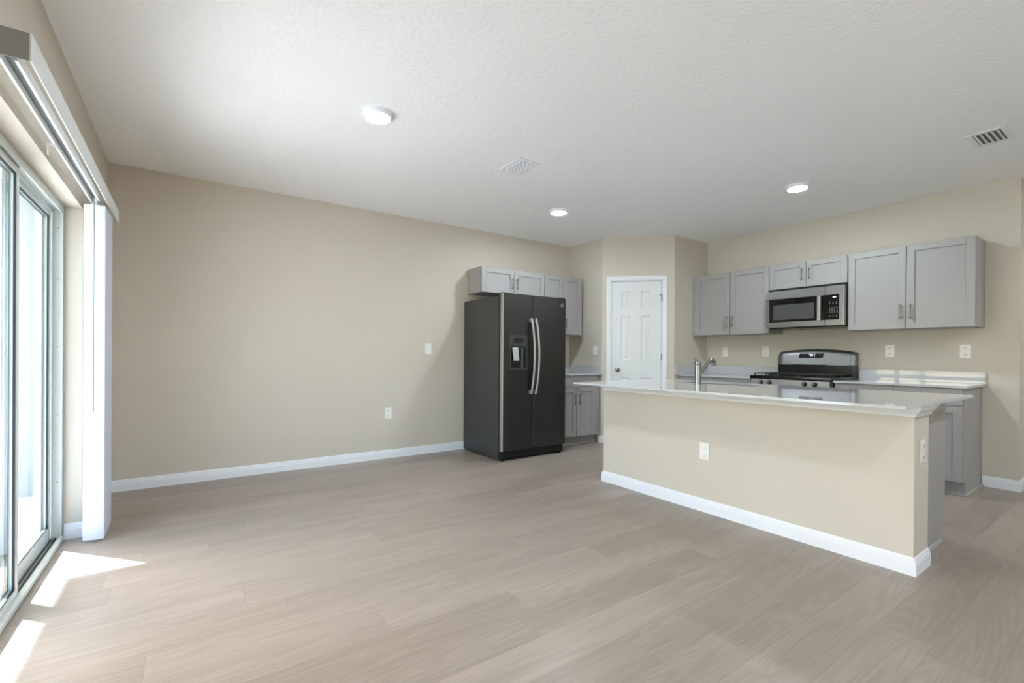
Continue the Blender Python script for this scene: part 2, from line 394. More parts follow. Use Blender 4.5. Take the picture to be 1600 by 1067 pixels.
for z in (.35, .75, 1.15, 1.55, 1.85):
    MB().lathe([(0, 0), (.0045, 0), (.004, -.002), (0, -.0022)], (-.107, DY0 - .022, z), axis=1, n=12).build('screw', 'nickel', d2)
def panel(y0, y1, xc, nm, rail=.085):
    """y0 > y1; a glazed aluminium sash centred on xc"""
    z0, z1, sw, t = .018, DZ - .034, .052, .013
    p = MB(); p.box(xc - t, xc + t, y0 - sw, y0, z0, z1, bev=.002).box(xc - t, xc + t, y1, y1 + sw, z0, z1, bev=.002)
    p.box(xc - t, xc + t, y1 + sw, y0 - sw, z0, z0 + rail, bev=.002).box(xc - t, xc + t, y1 + sw, y0 - sw, z1 - .05, z1, bev=.002)
    po = p.build(nm, 'alu', d2)
    g = MB(); a, b, c, d = y1 + sw, y0 - sw, z0 + rail, z1 - .05
    for s in (-1, 1):
        x0_, x1_ = (xc + s * .006, xc + s * (t + .0015)) if s > 0 else (xc - t - .0015, xc - .006)
        g.box(x0_, x1_, a, a + .007, c, d).box(x0_, x1_, b - .007, b, c, d).box(x0_, x1_, a, b, c, c + .007).box(x0_, x1_, a, b, d - .007, d)
    g.build('gasket', 'rubber', po)
    MB().box(xc - .003, xc + .003, a + .001, b - .001, c + .001, d - .001).build('glass_pane', 'glass', po)
    return po
panel(DY0 - .036, -1.985, -.147, 'fixed_panel')
sp_ = panel(-1.905, DY1 + .024, -.110, 'sliding_panel', .05)
hd = MB(); hd.box(-.097, -.088, -2.86, -2.845, .93, 1.13, bev=.003).box(-.088, -.066, -2.86, -2.845, .95, .965).box(-.088, -.066, -2.86, -2.845, 1.095, 1.11).box(-.07, -.062, -2.862, -2.843, .94, 1.12, bev=.003)
hd.build('pull_handle', 'alu', sp_)

# unseen windows added behind the camera to carry fill light
def fill_window(name, T, w, z0, z1, n):
    r = sroot(name, T @ Vector((w / 2, 0, z0)))
    f_ = MB(T); f_.box(.001, .05, -.06, 0, z0 + .001, z1 - .001).box(w - .05, w - .001, -.06, 0, z0 + .001, z1 - .001).box(.05, w - .05, -.06, 0, z0 + .001, z0 + .05).box(.05, w - .05, -.06, 0, z1 - .05, z1 - .001)
    for k in range(1, n): f_.box(w * k / n - .025, w * k / n + .025, -.06, 0, z0 + .05, z1 - .05)
    f_.build('window_frame', 'alu', r)
    for k in range(n): MB(T).box(w * k / n + .03 + (.022 if k == 0 else 0), w * (k + 1) / n - .03 - (.022 if k == n - 1 else 0), -.034, -.028, z0 + .051, z1 - .051).build('glass_pane', 'glass', r)
fill_window('fill_window_1', frame((-.1, -5.6, 0), (0, -1, 0), (1, 0, 0)), 1.2, .3, 2.1, 1)

fill_window('fill_window_2', frame((.3, -7.72, 0), (1, 0, 0), (0, 1, 0)), 1.5, 1.2, 2.2, 1)

# ---------------------------------------------------------------- outside, seen through the panes
struct(MB().box(-8.0, -.2, -14, .9, -.14, -.02).box(-.2, 8.0, -14, -7.8, -.14, -.02).build('floor_patio', 'concrete'), 'concrete patio slab, enlarged to bounce sunlight indoors')  # outer reach and rear stretch added to throw sunlight up to the ceiling
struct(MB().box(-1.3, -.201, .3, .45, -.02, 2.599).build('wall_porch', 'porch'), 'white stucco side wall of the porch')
lw = MB().box(-30, -8.0, -30, 30, -.2, -.06).box(-8.0, 40, .9, 30, -.2, -.06).build('lawn', 'grass'); lw['kind'] = 'stuff'; lw['label'] = 'green lawn behind the patio'; lw['category'] = 'grass'
rf = MB().box(.034 - .664 * 2.6 / math.tan(SUN_EL), -.201, -3.6, -1.738 + .747 * 2.6 / math.tan(SUN_EL), 2.6, 2.78)
struct(rf.build('trim_porch_roof', 'stucco'), 'white porch roof slab over the patio')

# ---------------------------------------------------------------- vertical blind
vb = thing('vertical_blind', (.08, -1.8, 0), 'white vertical blind drawn open into a stack beside the glass door', 'blind')
VB0, VB1, VY0, VY1 = 2.0, 2.088, -.72, -2.885
v_ = MB(); v_.box(.128, .133, VY1, VY0, VB0, VB1, bev=.0015).box(.001, .128, VY0 - .005, VY0, VB0, VB1)
v_.build('valance', 'rail', vb)
MB().box(.001, .1275, VY1 + .001, VY1 + .006, VB0, VB1 - .004).build('valance_return', 'valend', vb)['label'] = 'end return of the valance, greyed for its backlit shade'
hr = MB(); hr.box(.045, .093, -2.83, -.76, 2.045, 2.050).box(.045, .054, -2.83, -.76, 2.014, 2.045).box(.084, .093, -2.83, -.76, 2.014, 2.045)
hro = hr.build('headrail', 'rail', vb)
MB().box(.0541, .0839, -2.82, -.77, 2.038, 2.0449).build('rail_channel', 'railin', hro)
for y in (-2.10,):
    c_ = MB(); c_.box(.030, .056, y - .010, y + .010, 2.010, 2.014).box(.028, .0305, y - .010, y + .010, 1.965, 2.014)
    c_.build('bracket', 'rail', vb)
NV = 15
for k in range(NV):
    y = -1.235 + k * .0225; a = math.radians(12 + (k % 3) * 1.2); w2 = .050
    T = Matrix.Translation((.072, y, 0)) @ Matrix.Rotation(-a, 4, 'Z')
    vn = MB(T); prof = [(-w2 + 2 * w2 * i / 8, .007 * (1 - ((i - 4) / 4) ** 2)) for i in range(9)]
    poly = [(p, -q) for p, q in prof] + [(p, -q + .0018) for p, q in prof[::-1]]
    vn.prism(poly, .018, 1.985, axis=2)
    vo = vn.build('vane', 'vinyl', vb, smooth=True)
    MB().box(.074, .082, y - .002, y + .003, 1.985, 2.038).build('carrier_clip', 'rail', vo)
wa = MB(); wa.tube([(.076, -1.285, 2.02), (.076, -1.285, .80)], .0035, 10).tube([(.076, -1.285, .80), (.076, -1.285, .775)], [.005, .005], 10)
wa.build('wand', 'wand', vb, smooth=True)

# ---------------------------------------------------------------- cabinet helpers
def shaker(T, u0, u1, z0, z1, rail=.057, th=.019):
    mb = MB(T)
    mb.box(u0 + rail - .004, u1 - rail + .004, 0.0015, th - .011, z0 + rail - .004, z1 - rail + .004)
    mb.box(u0, u0 + rail, 0.0015, th, z0, z1, bev=.0012, seg=1).box(u1 - rail, u1, 0.0015, th, z0, z1, bev=.0012, seg=1)
    mb.box(u0 + rail, u1 - rail, 0.0015, th, z0, z0 + rail, bev=.0012, seg=1).box(u0 + rail, u1 - rail, 0.0015, th, z1 - rail, z1, bev=.0012, seg=1)
    return mb
def pull(T, u, z0, z1, w0, parent, horiz=False):
    mb = MB(T); r = .006
    if horiz:
        mb.tube([(z0, w0 + .03, u), (z1, w0 + .03, u)], r, 10)
        for t in (z0 + .018, z1 - .018): mb.tube([(t, w0, u), (t, w0 + .03, u)], .005, 8)
    else:
        mb.tube([(u, w0 + .03, z0), (u, w0 + .03, z1)], r, 10)
        for t in (z0 + .018, z1 - .018): mb.tube([(u, w0, t), (u, w0 + .03, t)], .005, 8)
    mb.build('handle', 'nickel', parent, smooth=True)
def carcass(T, u0, u1, d, z0, z1, root):
    """box with a dark inset front so that the reveals between doors read as gaps; local y=0 is the carcass front"""
    c = MB(T); c.box(u0, u1, -d, -.0005, z0, z1, bev=.0012, seg=1)
    return c.build('cabinet_body', 'cab', root)
def doors(T, root, spans, z0, z1, hz0, hz1, hside):
    for (a, b), s in zip(spans, hside):
        d = shaker(T, a + .001, b - .001, z0, z1).build('door', 'cab', root)
        pull(T, (b - .034) if s > 0 else (a + .034), hz0, hz1, .019, d)

# ---- fridge wall cabinets (local x = world X, outward = -Y)
def TF(y): return frame((0, y, 0), (1, 0, 0), (0, -1, 0))
yf = -.311
t = TF(yf)
c1 = thing('wall_cabinet', (3.727, 0, 1.842), 'low two-door grey wall cabinet mounted above the black refrigerator', 'cabinet')
carcass(t, 3.267, 4.186, .3105, 1.842, 2.136, c1)
doors(t, c1, [(3.270, 3.7245), (3.728, 4.1835)], 1.845, 2.134, 1.90, 2.04, (1, -1))
c2 = thing('wall_cabinet', (4.5, 0, 1.39), 'tall grey wall cabinet between the refrigerator and the pantry corner', 'cabinet')
carcass(t, 4.188, 4.846, .3105, 1.39, 2.142, c2)
doors(t, c2, [(4.191, 4.4985), (4.502, 4.806)], 1.393, 2.139, 1.47, 1.60, (1, -1))
# base cabinet right of the fridge
t = TF(-.600)
c3 = thing('base_cabinet', (4.5, 0, 0), 'grey base cabinet tucked between refrigerator and pantry wall', 'cabinet')
carcass(t, 4.132, 4.878, .599, .105, .872, c3)
MB(t).box(4.132, 4.878, -.54, -.07, 0.001, .105).build('toe_kick', 'cab', c3)
dr = MB(t); dr.box(4.136, 4.800, 0, .019, .733, .868, bev=.0015, seg=1); dro = dr.build('drawer', 'cab', c3)
pull(t, .80, 4.40, 4.535, .019, dro, horiz=True)
doors(t, c3, [(4.136, 4.472), (4.476, 4.800)], .118, .727, .51, .645, (1, -1))
MB(t).box(4.803, 4.878, -.0004, .004, .118, .868).build('filler', 'cab', c3)
MB(t).prism([(-.070, .001), (-.057, .001), (-.061, .012), (-.070, .018)], 4.132, 4.876, axis=0).build('shoe_moulding', 'cab', c3)
def slab(mb, x0, x1, y0, y1, z1, th=.018): mb.box(x0, x1, y0, y1, z1 - th, z1, bev=.002, seg=1)
k1 = thing('countertop', (4.5, -.3, .873), 'small white quartz countertop between refrigerator and pantry', 'countertop')
s = MB(); slab(s, 4.118, XA - .001, -.645, -.001, .893, .020); s.build('slab', 'quartz', k1)
s = MB(); s.box(4.118, XA - .001, -.020, -.001, .8931, .994, bev=.0015, seg=1).box(XA - .020, XA - .001, -.592, -.0201, .8931, .994, bev=.0015, seg=1); s.build('backsplash', 'quartz', k1)

# ---- stove wall (local x = -Y world, outward = -X)
def TS(x): return frame((x, 0, 0), (0, -1, 0), (-1, 0, 0))
UF = W - .327 + .019
t = TS(UF)
g = lambda y: -y
c4 = thing('wall_cabinet', (W, -1.74, 1.383), 'double-door grey wall cabinet left of the microwave, against the pantry wall', 'cabinet')
carcass(t, 1.258, 2.224, W - UF - .001, 1.383, 2.142, c4)
MB(t).box(1.258, 1.300, -.0004, .012, 1.385, 2.140).build('filler', 'cab', c4)
doors(t, c4, [(1.303, 1.7635), (1.7675, 2.222)], 1.385, 2.140, 1.472, 1.610, (1, -1))
c5 = thing('wall_cabinet', (W, -2.607, 1.866), 'short two-door grey wall cabinet directly above the microwave', 'cabinet')
carcass(t, 2.226, 2.989, W - UF - .001, 1.866, 2.142, c5)
doors(t, c5, [(2.228, 2.6055), (2.6095, 2.987)], 1.868, 2.140, 1.935, 2.065, (1, -1))
c6 = thing('wall_cabinet', (W, -3.45, 1.383), 'double-door grey wall cabinet at the free end, right of the microwave', 'cabinet')
carcass(t, 2.991, 3.908, W - UF - .001, 1.383, 2.142, c6)
doors(t, c6, [(2.993, 3.4465), (3.4505, 3.906)], 1.385, 2.140, 1.470, 1.608, (1, -1))

BF = 5.627
t = TS(BF)
c7 = thing('base_cabinet', (W, -1.73, 0), 'grey base cabinet left of the stove under the corner counter', 'cabinet')
carcass(t, 1.258, 2.190, W - BF - .001, .105, .872, c7)
MB(t).box(1.258, 2.190, -.5, -.07, .001, .105).build('toe_kick', 'cab', c7)
MB(t).box(1.258, 1.330, -.0004, .006, .118, .868).build('filler', 'cab', c7)
for a, b in ((1.333, 1.758), (1.762, 2.187)):
    d_ = MB(t).box(a, b, 0, .019, .733, .868, bev=.0015, seg=1).build('drawer', 'cab', c7); pull(t, .80, (a + b) / 2 - .065, (a + b) / 2 + .065, .019, d_, horiz=True)
doors(t, c7, [(1.333, 1.758), (1.762, 2.187)], .118, .727, .51, .645, (1, -1))
c8 = thing('base_cabinet', (W, -3.44, 0), 'grey base cabinet right of the stove with a bare end panel', 'cabinet')
carcass(t, 2.992, 3.895, W - BF - .001, .105, .872, c8)
MB(t).box(2.992, 3.895, -(W - BF - .001), -.068, .001, .105).build('toe_kick', 'cab', c8)
for a, b in ((2.995, 3.4405), (3.4445, 3.892)):
    d_ = MB(t).box(a, b, 0, .019, .733, .868, bev=.0015, seg=1).build('drawer', 'cab', c8); pull(t, .80, (a + b) / 2 - .065, (a + b) / 2 + .065, .019, d_, horiz=True)
doors(t, c8, [(2.995, 3.4405), (3.4445, 3.892)], .118, .727, .51, .645, (1, -1))
SH = [(0, .001), (.014, .001), (.012, .010), (.006, .017), (0, .019)]
MB().sweep(SH, [(BF + .068, -2.995), (BF + .068, -3.8955), (W - .016, -3.8955)], side=-1).build('shoe_moulding', 'cab', c8)

k2 = thing('countertop', (5.9, -1.73, .873), 'white quartz corner countertop left of the stove', 'countertop')
s = MB(); slab(s, 5.589, W - .001, -2.192, YB - .001, .893, .020); s.build('slab', 'quartz', k2)
s = MB(); s.box(W - .021, W - .001, -2.192, YB - .0211, .8931, .998, bev=.0015, seg=1).box(5.552, W - .001, YB - .021, YB - .001, .8931, .998, bev=.0015, seg=1); s.build('backsplash', 'quartz', k2)
k3 = thing('countertop', (5.9, -3.45, .873), 'white quartz countertop right of the stove with low backsplash', 'countertop')
s = MB(); slab(s, 5.589, W - .001, -3.922, -2.988, .893, .020); s.build('slab', 'quartz', k3)
s = MB(); s.box(W - .021, W - .001, -3.922, -2.988, .8931, .998, bev=.0015, seg=1); s.build('backsplash', 'quartz', k3)

# ---------------------------------------------------------------- microwave
t = TS(W - .395)
mw = thing('microwave', (W, -2.607, 1.437), 'stainless over-the-range microwave with black window and keypad', 'microwave')
A, B = 2.230, 2.988
MB(t).box(A, B, -.394, -.045, 1.437, 1.8645, bev=.003).build('body', 'black', mw)
MB(t).box(A + .001, B - .001, -.0445, -.008, 1.437, 1.838, bev=.004).build('front_frame', 'steel', mw)
# steel face, made of strips around the window and keypad, with a bowed left end
do = MB(t)
do.box(A + .004, 2.816, -.0075, .006, 1.747, 1.837, bev=.003).box(A + .004, 2.816, -.0075, .006, 1.439, 1.496, bev=.003)
do.box(A + .004, 2.264, -.0075, .006, 1.4965, 1.7465)
dor = do.build('door', 'steel', mw)
MB(t).box(2.2645, 2.816, -.0075, .005, 1.4965, 1.7465).build('window_surround', 'bglass', dor)
MB(t).box(2.308, 2.718, .005, .0062, 1.522, 1.684, bev=.0005, seg=1).build('window', 'mwwin', dor)
hb = MB(t); hb.prism([(2.750, .014), (2.757, .034), (2.788, .034), (2.794, .014)], 1.494, 1.746, axis=2).box(2.757, 2.787, .005, .016, 1.494, 1.515).box(2.757, 2.787, .005, .016, 1.725, 1.746)
hb.build('handle', 'steelv', dor)
kp = MB(t).box(2.819, B - .012, -.0075, .006, 1.747, 1.837, bev=.003).box(2.819, B - .012, -.0075, .006, 1.439, 1.496, bev=.003).box(2.944, B - .012, -.0075, .006, 1.4965, 1.7465).build('control_panel', 'steel', mw)
MB(t).box(B - .0118, B - .001, -.0075, .006, 1.439, 1.837, bev=.003).build('end_trim', 'steelv', mw)
MB(t).box(2.819, 2.9435, -.0075, .0052, 1.4965, 1.7465).build('keypad', 'bglass', kp)
ds = MB(t)
for i, q in enumerate((2.886, 2.894, 2.902, 2.910)): ds.box(q, q + .005, .0052, .0058, 1.716, 1.726)
ds.build('display', 'digit', kp)
for (zz, cols) in ((1.668, (2.855, 2.885, 2.915)), (1.654, (2.855, 2.885, 2.915)), (1.615, (2.855, 2.876, 2.897, 2.920)), (1.600, (2.855, 2.876, 2.897, 2.920)), (1.585, (2.855, 2.876, 2.897, 2.920)), (1.568, (2.855, 2.876, 2.897, 2.920)), (1.528, (2.860, 2.887, 2.915))):
    for q in cols: MB(t).box(q, q + .010, .0052, .0056, zz, zz + .0035).build('button', 'mark', kp)
MB(t).lathe([(.007, 0), (.010, 0), (.010, .0012), (.007, .0012)], (2.55, .006, 1.790), axis=1, n=24, closed=True).build('badge', 'steel', dor)
vt = MB(t)
vt.box(A + .02, B - .02, -.38, -.05, 1.425, 1.4369, bev=.002); vt.build('base_panel', 'black', mw)
MB(t).lathe([(0, 0), (.03, 0), (.03, -.003), (0, -.004)], (2.62, -.10, 1.425), axis=2, n=20).build('task_lamp', 'steelv', mw)

# ---------------------------------------------------------------- gas range
rg = thing('gas_range', (W - .3, -2.59, 0), 'stainless freestanding gas range with black cooktop under the microwave', 'stove')
RA, RB = 2.199, 2.981
XR = 5.567
t = TS(XR)
D = W - XR - .012
MB(t).box(RA, RB, -D, -.03, .03, .893, bev=.002).build('body', 'case', rg)
ct = MB(t); ct.box(RA, RB, -D + .06, -.004, .8935, .917, bev=.006).box(RA, RB, -.03, .004, .881, .917, bev=.004)
ct.build('cooktop', 'black', rg, smooth=True)
MB(t).box(RA + .012, RB - .012, -.03, .003, .800, .8805, bev=.003).build('control_panel', 'satin', rg)  # paler metal than the oven door, standing in for light from the glass door
for y in (2.318, 2.408, 2.749, 2.839):
    kn = MB(t).lathe([(0, .003), (.024, .003), (.024, .008), (.019, .012), (.017, .030), (.013, .034), (0, .034)], (y, 0, .847), axis=1, n=24).build('knob', 'black', rg, smooth=True)
    MB(t).box(y - .004, y + .004, .034, .0375, .838, .858, bev=.001).build('knob_pointer', 'steelv', kn)
od = MB(t).box(RA + .006, RB - .006, -.03, .008, .20, .792, bev=.006).build('oven_door', 'steel', rg)
MB(t).box(RA + .12, RB - .12, .0081, .010, .34, .66).build('oven_window', 'bglass', od)
oh = MB(t); oh.tube([(RA + .06, .05, .74), (RB - .06, .05, .74)], .011, 12)
for y in (RA + .09, RB - .09): oh.tube([(y, .006, .74), (y, .05, .74)], .009, 8)
oh.build('oven_handle', 'steelv', od, smooth=True)
MB(t).box(RA + .006, RB - .006, -.03, .006, .04, .192, bev=.005).build('drawer', 'steel', rg)
# backguard: bowed steel head over a black recess
bgd = MB(t)
BF0 = -(W - .012 - XR)        # back of range in local y
FR = BF0 + .085
def guard_head(mb, a, b, z0, z1, rise, back, n=32, m=6):
    """arched steel head: columns along the wall, slanted front that rolls back at both ends and over the top"""
    cols = []
    for i in range(n + 1):
        q = -1 + 2 * i / n; q = math.copysign(1 - (1 - abs(q)) ** 1.25, q); u = (a + b) / 2 + (b - a) / 2 * q; e = abs(q)
        zt = z1 + rise * (1 - e * e) - (.020 * ((e - .9) / .1) ** 2 if e > .9 else 0)
        set_back = .030 * ((e - .86) / .14) ** 2 if e > .86 else 0
        ring = [(back, z0), (FR - set_back, z0)]
        for r in range(1, m + 1):
            s_ = r / m; z = z0 + (zt - z0) * s_; roll_ = .014 * ((s_ - .8) / .2) ** 2 if s_ > .8 else 0
            ring.append((FR - set_back - (z - z0) * .18 - roll_, z))
        ring.append((back, zt))
        cols.append([mb.bm.verts.new(mb.T @ Vector((u, d, z))) for d, z in ring])
    k = len(cols[0])
    for A, B in zip(cols, cols[1:]):
        for q in range(k): mb.bm.faces.new((A[q], A[(q + 1) % k], B[(q + 1) % k], B[q]))
    mb.bm.faces.new(cols[0]); mb.bm.faces.new(cols[-1][::-1])
guard_head(bgd, RA + .004, RB - .004, 1.035, 1.172, .033, BF0 + .02)
bgo = bgd.build('backguard', 'steel', rg, smooth=True)
MB(t).box(RA + .004, RB - .004, BF0 + .001, BF0 + .0195, .893, 1.165, bev=.003).build('backguard_rear', 'case', bgo)
MB(t).box(RA + .012, RB - .03, BF0 + .02, BF0 + .060, .9175, 1.0345, bev=.003).build('vent_recess', 'black', bgo)
MB(t).prism([(RB - .0295, .9175), (RB - .004, .9175), (RB - .004, 1.0345), (RB - .0295, 1.0345)][::1] and [(BF0 + .02, .9175), (FR - .012, .9175), (FR - .004, 1.0345), (BF0 + .02, 1.0345)], RB - .0295, RB - .004, axis=0).build('side_cheek', 'case', bgo)
for (a, b) in ((2.245, 2.37), (2.72, 2.90)):
    MB(t).box(a, b, BF0 + .0605, FR - .012, 1.0295, 1.0345, bev=.001).build('vent_lip', 'steel', bgo)
def fy(z): return FR - (z - 1.035) * .18
dsp = MB(t); zA, zB = 1.108, 1.157
for (ua, ub, va_, vb2, e0, e1, key) in ((2.437, 2.690, 0, 0, .0005, .002, None),):
    q = [(2.445, zB), (2.683, zB), (2.676, zA), (2.438, zA)]
    lo = [dsp.bm.verts.new(dsp.T @ Vector((u, fy(z) + .0004, z))) for u, z in q]; hi = [dsp.bm.verts.new(dsp.T @ Vector((u, fy(z) + .0025, z))) for u, z in q]
    dsp.bm.faces.new(lo); dsp.bm.faces.new(hi[::-1])
    for i in range(4): dsp.bm.faces.new((lo[i], lo[(i + 1) % 4], hi[(i + 1) % 4], hi[i]))
dpo = dsp.build('display', 'bglass', bgo)
SEG = {'a': (0, 1, 1, 1), 'b': (1, .5, 1, 1), 'c': (1, 0, 1, .5), 'd': (0, 0, 1, 0), 'e': (0, 0, 0, .5), 'f': (0, .5, 0, 1), 'g': (0, .5, 1, .5)}
dgt = MB(t); 
for u0, segs in ((2.546, 'fgbc'), (2.566, 'abcdefg'), (2.584, 'bc')):
    for c in segs:
        a = SEG[c]; w_, h_ = .011, .018; zb = 1.131
        x0_, x1_ = u0 + min(a[0], a[2]) * w_ - .0012, u0 + max(a[0], a[2]) * w_ + .0012
        z0_, z1_ = zb + min(a[1], a[3]) * h_ - .0012, zb + max(a[1], a[3]) * h_ + .0012
        dgt.box(x0_, x1_, fy(1.14) + .002, fy(1.14) + .0042, z0_, z1_)
dgt.build('lit_digit', 'digit', dpo)
# grates and burners
for (ya, yb_) in ((2.225, 2.475), (2.482, 2.698), (2.705, 2.955)):
    gr = MB(t); d0, d1 = -.53, -.055; zt = .940; r = .0055
    gr.tube([(ya, d0, zt), (yb_, d0, zt), (yb_, d1, zt), (ya, d1, zt), (ya, d0, zt)], r, 8)
    for dd in (d0 + .12, (d0 + d1) / 2, d1 - .12): gr.tube([(ya, dd, zt), (yb_, dd, zt)], r, 8)
    gr.tube([((ya + yb_) / 2, d0, zt), ((ya + yb_) / 2, d1, zt)], r, 8)
    for yy in (ya, yb_):
        for dd in (d0, d1, (d0 + d1) / 2): gr.tube([(yy, dd, .9172), (yy, dd, zt)], .006, 8)
    gr.build('grate', 'iron', rg, smooth=True)
for (y, d) in ((2.35, -.17), (2.35, -.42), (2.59, -.29), (2.83, -.17), (2.83, -.42)):
    b_ = MB(t).lathe([(0, .9172), (.046, .9172), (.046, .922), (.036, .924), (.036, .929), (.030, .932), (0, .932)], (y, d, 0), axis=2, n=28).build('burner', 'iron', rg, smooth=True)

# ---------------------------------------------------------------- refrigerator
fg = thing('refrigerator', (3.655, -.4, 0), 'black slate side-by-side refrigerator with ice and water dispenser', 'refrigerator')
X0, X1 = 3.212, 4.093
MB().box(X0, X1, -.775, -.028, .012, 1.747, bev=.004).build('case', 'case', fg)
MB().box(X0 + .006, X1 - .006, -.788, -.7755, .10, 1.742).build('gasket', 'rubber', fg)
kg = MB(); kg.box(X0 + .012, X1 - .012, -.815, -.7755, .022, .098, bev=.006)
for k in range(22): kg.box(X0 + .06 + k * .035, X0 + .08 + k * .035, -.8185, -.815, .045, .075)
kg.build('kick_grille', 'black', fg)
for x in (X0 + .05, X1 - .05): MB().lathe([(0, .0), (.022, .0), (.022, .012), (.010, .014), (.010, .024), (0, .024)], (x, -.79, .0005), axis=2, n=20).build('levelling_foot', 'black', fg)
SM = 3.6255
def fridge_door(x0, x1, hinge_left):
    """door with rounded vertical edges, front gently bowed"""
    n = 14; poly = []
    for i in range(n + 1):
        s_ = i / n; x = x0 + (x1 - x0) * s_; k = abs(2 * s_ - 1)
        poly.append((x, -.849 + .004 * k * k))
    r = .012; q = [(x0, -.789), (x0, -.845 + r)]
    q += [(x0 + r * (1 - math.cos(a)), -.845 + r - r * math.sin(a) + 0) for a in [math.pi / 2 * i / 5 for i in range(1, 5)]]
    q += [(x0 + r + (x1 - x0 - 2 * r) * i / 12, -.845 - .004 * (1 - (2 * i / 12 - 1) ** 2)) for i in range(13)]
    q += [(x1 - r * (1 - math.cos(a)), -.845 + r - r * math.sin(a)) for a in [math.pi / 2 * i / 5 for i in range(4, 0, -1)]]
    q += [(x1, -.845 + r), (x1, -.789)]
    return MB().prism(q, .108, 1.772, axis=2)
fz = fridge_door(X0, SM - .004, True); fzo = fz.build('freezer_door', 'slate', fg, smooth=True)
ff = fridge_door(SM + .004, X1, False); ffo = ff.build('fridge_door', 'slate', fg, smooth=True)
# highlights of the rounded door edges, put in as bright metal strips
MB().prism([(X0 - .0012, -.812), (X0 - .0012, -.836), (X0 + .004, -.8455), (X0 + .013, -.8485), (X0 + .013, -.8455), (X0 + .003, -.840)], .109, 1.771, axis=2).build('edge_highlight', 'satin', fzo, smooth=True)
MB().box(SM - .0036, SM - .0012, -.846, -.800, .109, 1.771).build('edge_highlight', 'steelv', fzo)
for xo, (door_, cx) in ((0, (fzo, 3.580)), (1, (ffo, 3.640))):
    h_ = MB(); pts = []
    for i in range(17):
        s_ = i / 16; z = .700 + (1.518 - .700) * s_; b = 1 - (2 * s_ - 1) ** 2
        pts.append((cx - .012 + .018 * b, -.884 - .036 * b, z))
    h_.tube(pts, [.0125] * 17, 14)
    for z in (.722, 1.496): h_.box(cx - .026, cx - .001, -.884, -.8475, z - .02, z + .02, bev=.004)
    h_.build('handle', 'satin', door_, smooth=True)
    MB().box(cx - .032, cx + .004, -.8505, -.8475, .70, 1.518, bev=.001, seg=1).build('handle_recess', 'black', door_) if xo == 0 else None
# dispenser
dp = MB(); y1 = -.853; yb_ = -.842
a, b, z0, z1 = 3.309, 3.538, .964, 1.330
dp.box(a, b, y1, yb_, 1.212, z1, bev=.003).box(a, a + .014, y1, yb_, z0, 1.212).box(b - .022, b, y1, yb_, z0, 1.212).box(a, b, y1 - .006, yb_, z0, z0 + .020, bev=.002)
dpo = dp.build('dispenser', 'case', fzo)
dpo['label'] = 'grey ice and water dispenser panel'
MB().box(a + .0145, b - .0225, -.8515, -.8495, z0 + .0205, 1.2115).build('dispenser_recess', 'black', dpo)
MB().box(3.362, 3.478, y1 - .0012, y1 + .001, 1.248, 1.300).build('display', 'bglass', dpo)
for i in range(3):
    for j in range(2): MB().box(3.374 + i * .036, 3.392 + i * .036, y1 - .0018, y1 - .0012, 1.260 + j * .022, 1.2625 + j * .022).build('button', 'mark', dpo)
pd = MB(); pd.prism([(-.853, 1.200), (-.862, 1.190), (-.880, 1.060), (-.872, 1.060), (-.853, 1.170)], 3.338, 3.408, axis=0); pd.build('ice_paddle', 'mark', dpo)
MB().box(3.446, 3.466, -.866, -.852, z0 + .022, 1.192, bev=.003).build('water_paddle', 'steel', dpo)
# round monogram badge
bd = MB(); c = (4.029, -.8465, 1.692)
bd.lathe([(.0175, 0), (.021, 0), (.021, -.003), (.0175, -.003)], c, axis=1, n=32, closed=True)
for (ox, oz, r_, a0, a1) in ((-.005, .001, .007, 40, 320), (.006, .002, .006, 60, 300), (.006, -.006, .005, -40, 200), (-.004, -.008, .004, 150, 400)):
    bd.tube([(c[0] + ox + r_ * math.cos(math.radians(a0 + (a1 - a0) * i / 10)), c[1] - .002, c[2] + oz + r_ * math.sin(math.radians(a0 + (a1 - a0) * i / 10))) for i in range(11)], .0012, 6)
bd.build('badge', 'satin', ffo)
for x in (X0 + .05, X1 - .05): MB().box(x - .03, x + .03, -.83, -.74, 1.7722, 1.782, bev=.004).build('hinge_cover', 'case', fg)

# ---------------------------------------------------------------- island
IX, IY0, IY1, IX2 = 3.581, -1.94, -4.107, 3.815
struct(MB().box(IX, IX2, IY1, IY0, 0, .877).build('wall_island', 'wall'), 'greige half wall on the front of the island')
mb = MB(); mb.sweep(BB, [(IX2, IY0 + .0005), (IX - .0005, IY0 + .0005), (IX - .0005, IY1 - .0005), (IX2, IY1 - .0005)], side=-1)
struct(mb.build('baseboard_island', 'trim'), 'white baseboard round the island half wall')
CR = [(0, .812), (.007, .812), (.009, .824), (.016, .832), (.030, .846), (.034, .858), (.040, .861), (.040, .877), (0, .877)]
mb = MB(); mb.sweep(CR, [(IX - .0005, IY0), (IX - .0005, IY1 - .0005), (IX2 + .03, IY1 - .0005)], side=-1)
struct(mb.build('trim_2', 'trim'), 'white crown moulding under the island countertop')
ic = thing('island_cabinet', (4.1, -3.0, 0), 'grey sink cabinet run on the kitchen side of the island', 'cabinet')
t = frame((4.381, 0, 0), (0, -1, 0), (1, 0, 0))
cb_ = MB(t); u0, u1 = 1.99, 4.052
cb_.box(u0, u1, -(4.381 - IX2 - .001), -(4.381 - IX2 - .02), .105, .877).box(u0, u0 + .018, -.545, -.0005, .105, .877).box(u1 - .018, u1, -.545, -.0005, .105, .877)
cb_.box(u0 + .018, u1 - .018, -.545, -.0005, .105, .123).box(u0 + .018, u1 - .018, -.02, -.0005, .123, .872)
cb_.build('cabinet_body', 'cab', ic)
MB(t).box(u0, u1, -.56, -.085, .001, .1045).build('toe_kick', 'cab', ic)
